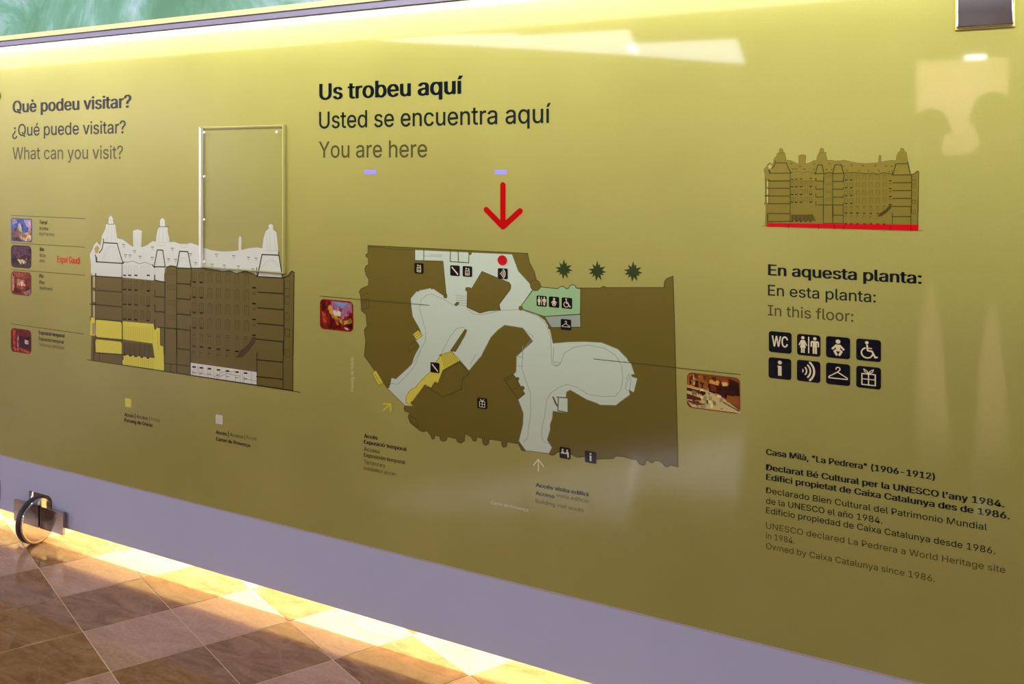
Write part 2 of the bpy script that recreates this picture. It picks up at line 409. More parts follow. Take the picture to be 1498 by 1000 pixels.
text('Què podeu visitar?', 18.6, 165, 192.3, 17, K1, BO)
text('¿Qué puede visitar?', 18, 199, 184, 17, K2, .008)
text('What can you visit?', 18.5, 233, 180, 17.5, K3, .005)
text('Us trobeu aquí', 467.2, 146.3, 677.6, 23.2, K1, BO)
text('Usted se encuentra aquí', 467, 188, 806, 24, K2, .008)
text('You are here', 466.5, 230.7, 625, 23.3, K3, .005)
text('En aquesta planta:', 1123.5, 402.3, 1348.5, 15.8, K1, BO)
text('En esta planta:', 1123.5, 431.8, 1281.4, 15.4, K2, .008)
text('In this floor:', 1123.5, 461, 1248.4, 15.2, K3, .005)
for i, (t, y, x1, c, b) in enumerate([
    ('Casa Milà, "La Pedrera" (1906-1912)', 664.6, 1367.8, K1, .028),
    ("Declarat Bé Cultural per la UNESCO l'any 1984.", 687, 1469.3, K1, .028),
    ('Edifici propietat de Caixa Catalunya des de 1986.', 701.3, 1477.3, K1, .028),
    ('Declarado Bien Cultural del Patrimonio Mundial', 720.7, 1444, (30,38,24), .006),
    ('de la UNESCO el año 1984.', 736, 1290.8, (30,38,24), .006),
    ('Edificio propiedad de Caixa Catalunya desde 1986.', 750, 1456, (30,38,24), .006),
    ('UNESCO declared La Pedrera a World Heritage site', 772.3, 1470.6, (84,82,40), .004),
    ('in 1984.', 787, 1162.4, (84,82,40), .004),
    ('Owned by Caixa Catalunya since 1986.', 802, 1367.8, (84,82,40), .004)]):
    text(t, 1120.7, y, x1, 8.6, c, b)
for t, x, y, x1, c, b in [
    ('Accés', 532.6, 639.5, 552.6, K1, .03), ('Exposició temporal', 532.6, 648.3, 595.3, K1, .03),
    ('Acceso', 532.6, 658.7, 555.3, K2, .01), ('Exposición temporal', 532.6, 667.3, 593, K2, .012),
    ('Temporary', 532.6, 677.4, 563.5, K3, 0), ('exhibition acces', 532.6, 686.6, 579.6, K3, 0),
    ('Accés visita edifici', 783.8, 711.3, 861, K1, .03), ('Acceso', 783.8, 723.2, 811, K1, .014),
    ('visita edificio', 814, 726.3, 861, (75,72,40), 0), ('Building visit acces', 783.8, 734.8, 853.8, K3, 0),
    ('Terrat', 57.8, 327.3, 69.4, K1, .03), ('Azotea', 57.8, 336, 70.6, K2, 0), ('Roof terrace', 57.8, 344, 80, K3, 0),
    ('Àtic', 57.8, 366.8, 65, K1, .03), ('Ático', 57.8, 375.5, 67, K2, 0), ('Attic', 57.8, 383.4, 66, K3, 0),
    ('Pis', 57.8, 406, 64, K1, .03), ('Piso', 57.8, 415, 65.6, K2, 0.01), ('Apartment', 57.8, 423, 77, K3, 0),
    ('Exposició temporal', 57, 488.4, 95, K1, .03), ('Exposición temporal', 57, 497.4, 93.4, K2, 0.01), ('Temporary exhibition', 57, 505.6, 94.3, K3, 0),
    ('Accés |', 182.3, 608.2, 198, K1, .03), ('Acceso |', 200, 611, 219, K2, .008), ('Acces', 220.5, 614.2, 234, K3, 0),
    ('Passeig de Gràcia', 182.3, 616.2, 223, K1, .03),
    ('Accés |', 316, 634, 334.6, K1, .03), ('Acceso |', 336.6, 637.4, 358.5, K2, .008), ('Acces', 360.4, 641.2, 375.6, K3, 0),
    ('Carrer de Provença', 316, 643.8, 366, K1, .03)]:
    text(t, x, y, x1, 5.4 if x > 500 else 5.0, c, b)
text('Carrer de Provença', 718.4, 736.6, 772.9, 4.4, (205,205,170), .02)
text('Passeig de Gràcia', 517.5, 572, 523, 4.6, (196,192,140), .02, rot=True)
text('Espai Gaudí', 84, 383.6, 118, 9.6, (196,52,36), .035)

# red arrow and red dot
a = Art(4); a.line([(735.9,270.5),(735.9,331)], .0170, (176,8,10)); a.line([(711.5,306.5),(735.9,331.5),(761,308.5)], .0170, (176,8,10)); a.build('red_arrow', sign, 'red arrow pointing down at the map')

# small arrows and rules
a = Art(4); a.line([(780.5,680),(787.8,671.5),(795.5,682)], .0035, (214,214,180)); a.line([(787.8,672),(787.8,688)], .0035, (214,214,180)); a.build('white_arrow', sign)
a = Art(4); q = m3([(205,450),(258,452),(258,500)]); a.line(q, .0045, (204,196,60)); a.line(m3([(205,497),(256,454)]), .0045, (204,196,60)); a.build('yellow_arrow', sign)
for p in ([(16.2,315),(124,319.5)], [(16.2,355),(124,361.3)], [(16.2,394),(124,402.4)], [(16.2,473.3),(123,488.4)]):
    a = Art(2); a.line(p, .0018, (92,88,56), caps=False); a.build('rule_line', sign)
def rounded(x0, y0, x1, y1, r=.18, n=5):
    u0, z1 = P(x0, y0); u1 = P(x1, y0)[0]; z0 = P(x0, y1)[1]
    rr = r*min(u1-u0, z1-z0); pts = []
    for cx, cz, a0 in ((u1-rr, z1-rr, 0), (u0+rr, z1-rr, 90), (u0+rr, z0+rr, 180), (u1-rr, z0+rr, 270)):
        for k in range(n+1):
            t = math.radians(a0+90*k/n); pts.append((cx+rr*math.cos(t), cz+rr*math.sin(t)))
    return pts, (u0, z0, u1, z1)
for q, c in (((183.2,581.8,192,594.4), (214,212,92)), ((315.6,605.6,325.8,619), (205,210,200))):
    pts, _ = rounded(*q, r=.12); a = Art(2); a.raw(pts, c); a.build('legend_square', sign, 'yellow legend square' if c[2] < 150 else 'white legend square')

# pictograms ---------------------------------------------------------------
IC = (10,14,24); IW = (214,206,170)
def arc(cx, cy, r, a0, a1, n=12): return [(cx+r*math.cos(math.radians(a0+(a1-a0)*k/n)), cy+r*math.sin(math.radians(a0+(a1-a0)*k/n))) for k in range(n+1)]
def glyph(a, kind, S_):
    a.thin = 1
    L_ = lambda pts, w: a.line(pts, w*S_, IW, 1)
    def Pg(pts): a.poly(pts, IW, 1)
    D_ = lambda x, y, r: a.disc(x, y, r*S_, IW, 1, n=16)
    if kind == 'elevator':
        for q in ([(-.2,-.34),(.2,-.34),(.2,.08),(-.2,.08),(-.2,-.34)],): L_(q, .06)
        L_([(-.1,-.22),(.1,-.22)], .09); L_([(-.1,-.05),(.1,-.05)], .05); L_([(-.12,.17),(-.12,.34)], .05); L_([(-.2,.26),(-.12,.34),(-.04,.26)], .045); L_([(.14,.17),(.14,.34)], .05); L_([(.06,.25),(.14,.17),(.22,.25)], .045)
    elif kind == 'stairs': L_([(-.3,.3),(.28,-.3)], .12); L_([(.28,-.3),(.28,-.34)], .12)
    elif kind == 'sound':
        for k, r in enumerate((.1, .25, .41, .57)): L_(arc(-.33, 0, r, -38-k*3, 38+k*3, 8), .05+.013*k)
    elif kind == 'toilets':
        D_(-.25, .33, .075); Pg([(-.33,.22),(-.17,.22),(-.06,-.02),(-.11,-.04),(-.18,.1),(-.12,-.14),(-.17,-.14),(-.17,-.38),(-.24,-.38),(-.24,-.14),(-.26,-.14),(-.26,-.38),(-.33,-.38),(-.33,-.14),(-.38,-.14),(-.32,.1),(-.39,-.04),(-.44,-.02)])
        D_(.26, .33, .075); Pg([(.13,.22),(.39,.22),(.44,.17),(.44,-.06),(.38,-.06),(.38,.14),(.35,.14),(.35,-.38),(.27,-.38),(.27,-.08),(.25,-.08),(.25,-.38),(.17,-.38),(.17,.14),(.14,.14),(.14,-.06),(.08,-.06),(.08,.17)])
        L_([(0,-.36),(0,.38)], .05)
    elif kind == 'baby':
        D_(0, .28, .1); Pg([(-.1,.14),(.1,.14),(.28,-.06),(.22,-.12),(.09,.02),(.09,-.08),(-.09,-.08),(-.09,.02),(-.22,-.12),(-.28,-.06)])
        L_([(-.14,-.18),(-.06,-.33)], .1); L_([(.14,-.18),(.06,-.33)], .1); L_([(-.1,-.13),(.1,-.13)], .08)
    elif kind == 'wheelchair':
        D_(-.07, .34, .075); L_([(-.06,.22),(-.04,-.02),(.14,-.04),(.27,-.32),(.34,-.29)], .075); L_([(-.05,.1),(.12,.08)], .05); L_(arc(-.06, -.13, .23, 110, 345, 16), .06)
    elif kind == 'information': D_(0, .29, .09); Pg([(-.1,.13),(.08,.13),(.08,-.34),(-.08,-.34),(-.08,.07),(-.1,.07)])
    elif kind == 'hanger':
        L_([(-.02,.1),(-.38,-.14),(-.38,-.2),(.38,-.2),(.38,-.14),(-.02,.1)], .05); L_([(-.02,.1),(.06,.19)], .045); L_(arc(0,.24,.085,-40,190,8), .045)
    elif kind == 'gift':
        L_([(-.27,.16),(-.27,-.34),(.27,-.34),(.27,.16),(-.27,.16)], .05); L_([(0,.16),(0,-.34)], .045); L_([(-.27,-.08),(.27,-.08)], .04)
        L_([(0,.18),(-.06,.3),(-.2,.38),(-.16,.26),(0,.18),(.06,.3),(.2,.38),(.16,.26),(0,.18)], .035)
    elif kind == 'counter':
        D_(-.22,.26,.08); D_(.2,.26,.08); Pg([(-.32,.16),(-.1,.12),(-.02,.02),(-.3,0)]); Pg([(.02,.02),(.12,.14),(.32,.16),(.36,-.1),(.34,-.36),(.22,-.36),(.2,-.04)]); L_([(-.36,-.04),(.1,-.04)], .07)
def icon(kind, cx, cy, hpx, label, parent=None):
    u, z = P(cx, cy); z1 = P(cx, cy-hpx/2)[1]; s_ = 2*(z1-z)
    a = Art(5, mp=lambda x, y: (u+x*s_, z+y*s_))
    pts = []
    for qx, qy, a0 in ((.38,.38,0),(-.38,.38,90),(-.38,-.38,180),(.38,-.38,270)):
        for k in range(5):
            t = math.radians(a0+22.5*k); pts.append((qx+.12*math.cos(t), qy+.12*math.sin(t)))
    a.poly(pts, IC, 0)
    if kind == 'wc':
        o = a.build('pictogram', parent or sign, label)
        return o, u, z, s_
    glyph(a, kind, s_)
    o = a.build('pictogram', parent or sign, label); return o
q = cr(1100, 370, 4.547)
for k, (x, y), lb in (('wc',(188,593),'black square pictogram reading WC'), ('toilets',(378,612),'women and men pictogram'), ('baby',(573,628),'baby changing pictogram'), ('wheelchair',(776,645),'wheelchair pictogram'),
                  ('information',(186,767),'letter i pictogram'), ('sound',(377,785),'sound waves pictogram'), ('hanger',(573,805),'clothes hanger pictogram'), ('gift',(776,827),'gift box pictogram')):
    (px, py), = q([(x, y)]); h0 = 30.6+(px-1141)*.0095
    r = icon(k, px, py, h0, lb)
    if k == 'wc':
        t = text('WC', px-12.2, py+5.6, px+11.5, 15.5, IW, .02, parent=r[0], name='lettering', lay=8)

# printed photographs --------------------------------------------------------
def photo(q, base, shapes, label, r=.16):
    pts, (u0, z0, u1, z1) = rounded(*q, r=r)
    a = Art(2, mp=lambda x, y: (u0+x*(u1-u0), z1+(z0-z1)*y)); a.raw(pts, base, 0)
    for k, (c, p) in enumerate(shapes): a.poly(p, c, 1+k*.35)
    def inside(x, y, p):
        r_ = False; j = len(p)-1
        for i in range(len(p)):
            (xi, yi), (xj, yj) = p[i], p[j]
            if (yi > y) != (yj > y) and x < (xj-xi)*(y-yi)/(yj-yi)+xi: r_ = not r_
            j = i
        return r_
    rnd = random.Random(len(label))
    for _ in range(70):
        x, y = rnd.uniform(.08, .92), rnd.uniform(.08, .92); c = base
        for cc, p in shapes:
            if inside(x, y, p): c = cc
        f = rnd.choice((.62, .8, 1.18)); sx, sy = rnd.uniform(.012, .05), rnd.uniform(.012, .07)
        sk = rnd.uniform(-.03, .03)
        a.poly([(x-sx,y-sy+sk),(x+sx,y-sy-sk),(x+sx,y+sy-sk),(x-sx,y+sy+sk)], tuple(min(235, int(v*f)) for v in c), 5.2)
    return a.build('printed_photograph', sign, label)
photo((16.2,318.6,47,352.5), (70,92,160), [((150,140,170),[(.05,.05),(.25,.0+.04),(.3,.2),(.08,.3)]),((170,150,190),[(.6,.05),(.95,.05),(.96,.4),(.75,.35)]),((176,168,160),[(.3,.6),(.34,.28),(.42,.17),(.5,.3),(.55,.62)]),((190,140,120),[(.82,.6),(.86,.3),(.92,.3),(.95,.62)]),((120,92,90),[(.03,.5),(.3,.45),(.5,.6),(.97,.6),(.97,.85),(.03,.88)]),((196,160,120),[(.42,.66),(.8,.58),(.96,.7),(.96,.92),(.7,.97),(.4,.85)]),((80,50,60),[(.05,.82),(.4,.8),(.5,.96),(.12,.97)])], 'small photograph of pale rooftop chimneys under blue sky', .08)
photo((16.2,357.8,46,390.5), (52,28,44), [((92,56,84),[(.12,.06),(.88,.06),(.96,.4),(.4,.48),(.1,.4)]),((26,14,22),[(.04,.6),(.96,.56),(.96,.9),(.1,.94)]),((190,176,150),[(.3,.62),(.66,.64),(.78,.72),(.44,.8)]),((214,110,50),[(.74,.54),(.82,.54),(.82,.64),(.74,.64)]),((200,80,40),[(.92,.56),(.97,.56),(.97,.66),(.92,.66)]),((110,60,60),[(.2,.46),(.5,.42),(.5,.54),(.3,.56)])], 'small dark photograph of an attic room', .2)
photo((16.2,396,46,430), (120,44,34), [((176,120,90),[(.04,.1),(.16,.2),(.18,.8),(.05,.85)]),((150,70,56),[(.1,.04),(.9,.1),(.7,.3),(.3,.28)]),((196,130,110),[(.3,.32),(.7,.34),(.7,.6),(.3,.6)]),((226,200,190),[(.46,.4),(.6,.42),(.58,.56),(.46,.54)]),((60,20,24),[(.72,.6),(.9,.62),(.92,.8),(.74,.78)]),((190,80,40),[(.3,.6),(.6,.62),(.62,.74),(.3,.72)]),((150,110,110),[(.6,.86),(.96,.7),(.96,.94),(.7,.97)]),((80,20,24),[(.16,.66),(.28,.66),(.5,.9),(.12,.92)])], 'small photograph of a red furnished room', .2)
photo((16,479,46,513.5), (112,14,20), [((196,66,44),[(.1,.06),(.24,.08),(.22,.9),(.12,.9)]),((40,6,12),[(.42,.3),(.94,.3),(.94,.8),(.44,.76)]),((196,120,120),[(.32,.3),(.4,.3),(.38,.78),(.32,.76)]),((230,170,180),[(.68,.42),(.86,.44),(.86,.6),(.7,.6)]),((196,80,36),[(.5,.8),(.94,.9),(.9,.97),(.3,.88)]),((60,8,14),[(.05,.4),(.1,.4),(.1,.8),(.05,.8)])], 'small red photograph of an exhibition room', .2)
photo((468,436.6,517,480.5), (130,24,16), [((60,16,16),[(.04,.08),(.14,.04),(.2,.3),(.08,.44)]),((150,100,130),[(.34,.04),(.95,.06),(.97,.36),(.7,.6),(.4,.4)]),((120,140,180),[(.38,.04),(.86,.05),(.66,.26)]),((196,150,60),[(.26,.1),(.36,.2),(.5,.5),(.7,.66),(.95,.6),(.95,.7),(.72,.8),(.4,.56),(.24,.36)]),((214,196,176),[(.4,.34),(.64,.34),(.62,.52),(.42,.5)]),((170,70,30),[(.06,.4),(.2,.5),(.22,.9),(.12,.86)]),((90,12,12),[(.3,.6),(.6,.74),(.66,.93),(.3,.9)]),((190,100,40),[(.44,.62),(.5,.6),(.58,.8),(.52,.82)]),((220,214,190),[(.76,.86),(.86,.9),(.84,.95),(.74,.9)]),((50,14,14),[(.9,.72),(.97,.7),(.97,.9),(.9,.9)])], 'square photograph of a colourful tiled ceiling')
photo((1005,543.8,1083,595.5), (122,66,26), [((196,180,120),[(.0,.35),(.25,.42),(.5,.46),(.7,.62),(1,.92),(1,.97),(.1,.97),(0,.8)]),((150,88,30),[(.02,.06),(.3,.04),(.4,.2),(.42,.42),(0,.36)]),((60,28,14),[(.05,.12),(.09,.12),(.09,.34),(.05,.33)]),((60,28,14),[(.17,.2),(.22,.22),(.22,.4),(.16,.38)]),((60,28,14),[(.28,.26),(.31,.27),(.31,.42),(.28,.42)]),((210,176,110),[(.12,.05),(.15,.05),(.15,.6),(.12,.58)]),((196,160,96),[(0,.36),(.4,.44),(.4,.48),(0,.42)]),((70,30,14),[(0,.43),(.36,.5),(.36,.58),(0,.52)]),((60,20,10),[(.42,.2),(.8,.2),(.8,.6),(.62,.56),(.42,.48)]),((214,150,60),[(.44,.14),(.62,.14),(.6,.28),(.42,.24)]),((190,60,24),[(.64,.12),(.8,.1),(.82,.22),(.66,.26)]),((200,180,120),[(.66,.18),(.76,.16),(.77,.26),(.68,.28)]),((44,14,8),[(.8,.06),(.97,.14),(.99,.5),(.78,.5)]),((140,78,24),[(.76,.52),(.99,.52),(.99,.78),(.75,.7)]),((90,40,16),[(0,.6),(.26,.68),(.26,.76),(0,.76)]),((70,30,14),[(.68,.7),(.98,.9),(.98,.93),(.68,.73)]),((110,60,30),[(0,.78),(.36,.84),(.2,.9),(.04,.84)]),((110,44,16),[(.44,.26),(.56,.3),(.56,.46),(.46,.44)])], 'wide photograph of a sunlit courtyard street', .14)

# ground-floor map -------------------------------------------------------------
BR = (105,95,36); OL = (76,72,34); WH = (190,208,188); GRL = (158,170,158)
outline = m1([(92,94),(1258,152),(1270,215),(1308,290),(1322,350),(1345,385)]) + m2([(262,398),(380,409),(395,396),(415,392),(432,400),(445,412),(462,405),(468,388),(485,379),(505,386),(515,405),(690,405),(715,393),(740,402),(1155,402),(1160,360),(1172,338),(1221,318),(1230,600),(1240,990)]) + \
  m4([(1258,912),(1200,898),(1185,910),(1165,908),(1140,880),(1118,868),(1085,866),(1072,882),(1050,875),(1040,860),(1022,866),(1018,892),(1000,900),(978,892),(955,858),(910,852),(860,836),(800,832),(785,850),(660,855),(600,840),(560,835),(540,842),(510,838),(480,820),(440,808),(380,802),(350,825),(325,824),(318,815),(145,792)]) + \
  m3([(1235,795),(1215,790),(1190,742),(1110,728),(1102,762),(1080,768),(1070,752),(1068,722),(977,708),(974,742),(950,755),(932,742),(926,700),(885,692),(882,722),(862,722),(845,690),(800,668),(796,722),(770,738),(745,728),(736,705),(670,690),(665,718),(642,724),(622,716),(615,687),(582,680),(578,705),(560,708),(550,682),(520,645),(500,656),(470,645),(400,588),(385,545),(398,515),(362,503),(355,485),(362,463),(235,338),(65,102),(75,0)]) + \
  m1([(66,905),(76,800),(64,712),(85,682),(78,600),(45,570),(38,462),(28,432),(45,408),(95,388),(98,340),(80,315),(68,270),(78,242),(95,235),(95,185),(80,178),(74,165),(92,150)])
walk = m1([(435,126),(1145,158),(1190,280),(1290,390),(1300,408),(1205,545),(1215,562),(1330,600),(1385,640),(1420,700)]) + \
  m2([(330,735),(345,808),(465,797),(580,795),(700,802),(820,850),(890,922)]) + \
  m4([(892,135),(915,155),(942,235),(920,238),(922,252),(962,266),(935,370),(900,350),(908,385),(832,440),(805,463),(690,460),(660,445),(590,420),(470,350),(445,365),(440,400),(458,406),(458,520),(345,505),(340,560),(325,600),(325,640),(303,715),(338,770),(316,814),(145,792),(130,770),(95,722),(125,600),(128,520),(90,420),(137,380),(80,265),(55,238),(75,215),(78,105),(185,5)]) + \
  m2([(197,792),(125,697)]) + m1([(1090,676),(1040,712),(990,765),(930,880)]) + m3([(922,100),(830,210),(765,135),(640,205),(605,300),(580,290),(550,335),(505,315),(420,430),(420,470),(362,463),(235,338),(255,310),(262,265),(275,262),(295,270),(410,165),(432,100),(466,38)]) + \
  m1([(468,828),(440,782),(482,745),(470,705),(418,612),(408,540),(404,480),(450,425),(560,403),(655,468),(664,455),(640,208),(435,202)])
fm = Art(1)
fm.poly(outline, BR, 0)
fm.line(outline, .0016, OL, 1, True)
o_map = fm.build('floor_map', sign, 'brown ground floor map of the building')
fm = Art(2); fm.poly(walk, WH, .2); fm.line(walk, .0012, (120,120,90), .6, True)
for p in ([m1([(500,125),(500,205)]), m1([(695,135),(692,212),(828,220),(830,150)]), m1([(750,140),(752,215)])]): fm.line(p, .0018, OL, .8)
fm.line(m1([(435,126),(435,206),(640,212),(664,460)]), .0014, OL, .8)
GL = (140,156,146)
for p in (m1([(560,450),(520,455),(480,490),(470,560),(515,720),(512,790),(430,940),(380,995)]),
          m1([(560,450),(640,485),(720,530),(745,520)]), m1([(735,460),(808,465)]), m1([(738,478),(808,481)]), m1([(740,495),(810,498)]), m1([(745,512),(812,515)]), m1([(755,528),(812,532)]),
          m1([(815,555),(860,595),(930,600),(1060,568),(1200,562)]), m1([(1220,565),(1330,610),(1390,660),(1425,760),(1435,960),(1465,975),(1500,950)]), m1([(625,890),(690,760),(740,700),(790,690),(815,715),(740,850)]),
          m1([(1225,700),(1300,760),(1225,860),(1215,990)]), m1([(550,160),(635,165)]), m1([(505,170),(630,175)]),
          m4([(350,35),(345,140),(370,178),(395,165),(430,80),(500,38),(600,22),(720,45),(800,95),(845,170),(855,260),(840,350),(800,395),(700,398),(600,380),(520,330),(450,310),(400,325),(330,370),(300,420),(280,560),(262,630),(262,700),(290,735),(320,740)]),
          m4([(125,30),(118,200),(150,290),(180,370),(182,520),(165,640),(160,700),(130,730)]), m4([(880,270),(900,235),(915,240),(880,300),(875,340),(890,355)]), m4([(915,262),(905,350)]), m4([(345,145),(395,150)]),
          m4([(80,105),(130,115)]), m4([(78,172),(120,178)]), m3([(255,300),(310,308),(350,270),(430,180),(480,60)]), m1([(880,890),(840,960)])):
    fm.line(p, .0010, GL, .9, caps=False)
fm.line(m4([(372,402),(455,408),(455,516),(380,500),(384,410)]), .0018, OL, 1); fm.line(m4([(345,402),(375,465),(360,440),(350,410)]), .004, OL, 1)
fm.build('walkway', o_map, 'white walkway area of the map')
for p in (m1([(925,283),(1125,365),(1137,385),(1132,415),(1050,525),(1060,565),(975,570),(910,588),(815,545),(818,432),(805,420),(808,402),(828,400),(850,408)]),
          m1([(800,708),(815,712),(800,750),(732,868),(695,862)]), m1([(645,470),(660,480),(670,470),(668,450),(655,450)]),
          m1([(725,525),(742,508),(758,510),(752,525),(735,536)])):
    fm = Art(4); fm.poly(p, BR, 0); fm.line(p, .0012, OL, .4, True); fm.build('solid_block', o_map)
for (x, y), r in ((m1([(1315,385)])[0], .0145), (m1([(1209,552)])[0], .0062), (m1([(838,150)])[0], .005), (m2([(322,692)])[0], .005), (m1([(560,408)])[0], .003), (m1([(458,424)])[0], .003)):
    fm = Art(4); fm.disc(x, y, r*1.12, OL, .3); fm.disc(x, y, r, BR, .6); fm.build('pillar_symbol', o_map)
fm = Art(4)
p = m2([(200,418),(215,412),(245,396),(262,398),(380,409),(395,396),(415,392),(432,400),(445,412),(462,405),(468,388),(485,379),(505,386),(515,405),(548,410),(545,595),(280,612),(125,560),(110,538)]); fm.poly(p, (146,186,134), 0); fm.line(p, .0014, OL, .4, True)
fm.build('green_room', o_map, 'pale green room of the map'); fm = Art(4)
p = m2([(283,612),(545,597),(549,690),(332,693)]); fm.poly(p, (150,164,150), 0); fm.line(p, .0014, OL, .4, True)
fm.build('cloakroom_area', o_map, 'grey green cloakroom area of the map')
fm = Art(4)
p = m3([(612,95),(705,68),(765,135),(640,205),(605,300),(580,290),(553,335),(520,310),(503,318),(420,430),(412,440),(420,470),(368,442),(372,395),(400,352),(440,330),(480,280),(550,215),(560,180),(612,120)]); fm.poly(p, (206,198,74), 0); fm.line(p, .001, (110,104,30), .4, True)
for k in range(9):
    t = k/9.; fm.line(m3([(628+t*90, 95-t*22), (655+t*105, 190-t*50)]), .0009, (90,86,30), .6, caps=False)
p = m1([(420,742),(460,712),(492,752),(446,782)]); fm.poly(p, (206,198,74), 0); fm.line(p, .001, (110,104,30), .4, True); fm.line(m1([(432,752),(472,722)]), .0009, OL, .6); fm.line(m1([(440,765),(482,736)]), .0009, OL, .6)
p = m3([(124,228),(132,214),(152,207),(206,300),(176,316),(160,300)]); fm.poly(p, (206,198,74), 0); fm.line(p, .0016, (120,112,30), .4, True); fm.line(m3([(142,232),(180,300),(192,296)]), .001, OL, .6)
fm.build('yellow_stairs', o_map, 'yellow stairs and ramp of the map')
fm = Art(4)
for p in (m3([(765,150),(835,228),(785,265),(775,345),(640,402),(515,322),(555,335),(580,292),(605,300),(640,205)]), m4([(-15,270),(55,238),(140,378),(88,415)])): fm.line(p, .0014, OL, 0, True)
for p in (m3([(1095,285),(1145,260)]), m3([(1150,345),(1195,325)]), m1([(95,440),(40,460)]), m1([(40,560),(100,550),(98,480)]), m1([(60,480),(62,560)]), m1([(80,480),(82,560)]), m1([(380,830),(400,870),(440,830)]), m1([(380,830),(430,795)]), m3([(395,535),(440,560),(465,620),(420,600),(392,555)]), m1([(95,105),(200,108),(260,122),(430,126)])): fm.line(p, .0011, OL, 0)
for p, r in ((m3([(1186,268)])[0], .005), (m3([(1222,335)])[0], .006), (m3([(238,322)])[0], .006), (m3([(415,445)])[0], .005), (m3([(624,97)])[0], .0028), (m3([(508,322)])[0], .0045)): fm.disc(*p, r, OL, .4); fm.disc(*p, r*.8, BR, .7)
fm.build('map_linework', o_map)['kind'] = 'stuff'
a = Art(9.5); a.disc(*m1([(1075,202)])[0], .0148, (190,10,16), n=32); a.build('red_dot', o_map, 'red dot marking the visitor position')
a = Art(8); a.line([(468,432.6),(628,446.2)], .0012, (70,72,34), caps=False); a.build('leader_line', o_map)
a = Art(8); a.line([(869,524.6),(1083,547.4)], .0012, (70,72,34), caps=False); a.build('leader_line', o_map)
for x, y in ((425,268),(668,280),(930,285)):
    (px, py), = m2([(x, y)]); u, z = P(px, py); a = Art(4, mp=lambda X, Y: (u+X, z+Y)); rnd = random.Random(3)
    for k in range(11):
        t = 2*math.pi*k/11+rnd.uniform(-.15, .15); L_ = .026*rnd.uniform(.8, 1.15); w_ = .0052
        d = Vector((math.cos(t), math.sin(t))); n = Vector((-d.y, d.x))
        a.poly([tuple(-n*w_), tuple(d*L_*.5-n*w_*.8), tuple(d*L_), tuple(d*L_*.45+n*w_*.8), tuple(n*w_)], (42,62,24), 0)
    a.disc(0, 0, .008, (42,62,24), 0); a.build('palm_symbol', o_map)
for k, pt, hh, lb in (('elevator', m1([(465,261)])[0], 15.2, 'lift pictogram alone on the brown area'), ('stairs', m1([(728,278)])[0], 15.4, 'stairs pictogram on the upper white walkway'), ('elevator', m1([(819,284)])[0], 15.4, 'lift pictogram beside the stairs pictogram'), ('sound', m1([(1077,300)])[0], 15.6, 'sound waves pictogram under the red dot'),
                  ('stairs', m3([(582,187)])[0], 15, 'stairs pictogram on the yellow stairs'), ('gift', m3([(927,447)])[0], 15.8, 'gift box pictogram on the map'), ('toilets', m2([(263,500)])[0], 15.6, 'women and men pictogram on the green room'), ('baby', m2([(353,507)])[0], 15.8, 'baby pictogram on the green room'),
                  ('wheelchair', m2([(447,515)])[0], 16, 'wheelchair pictogram on the green room'), ('hanger', m2([(440,672)])[0], 15.8, 'clothes hanger pictogram on the map'), ('counter', m4([(433,810)])[0], 16.6, 'ticket counter pictogram'), ('information', m4([(620,840)])[0], 17, 'letter i pictogram on the map edge')):
    icon(k, pt[0], pt[1], hh, lb, o_map)

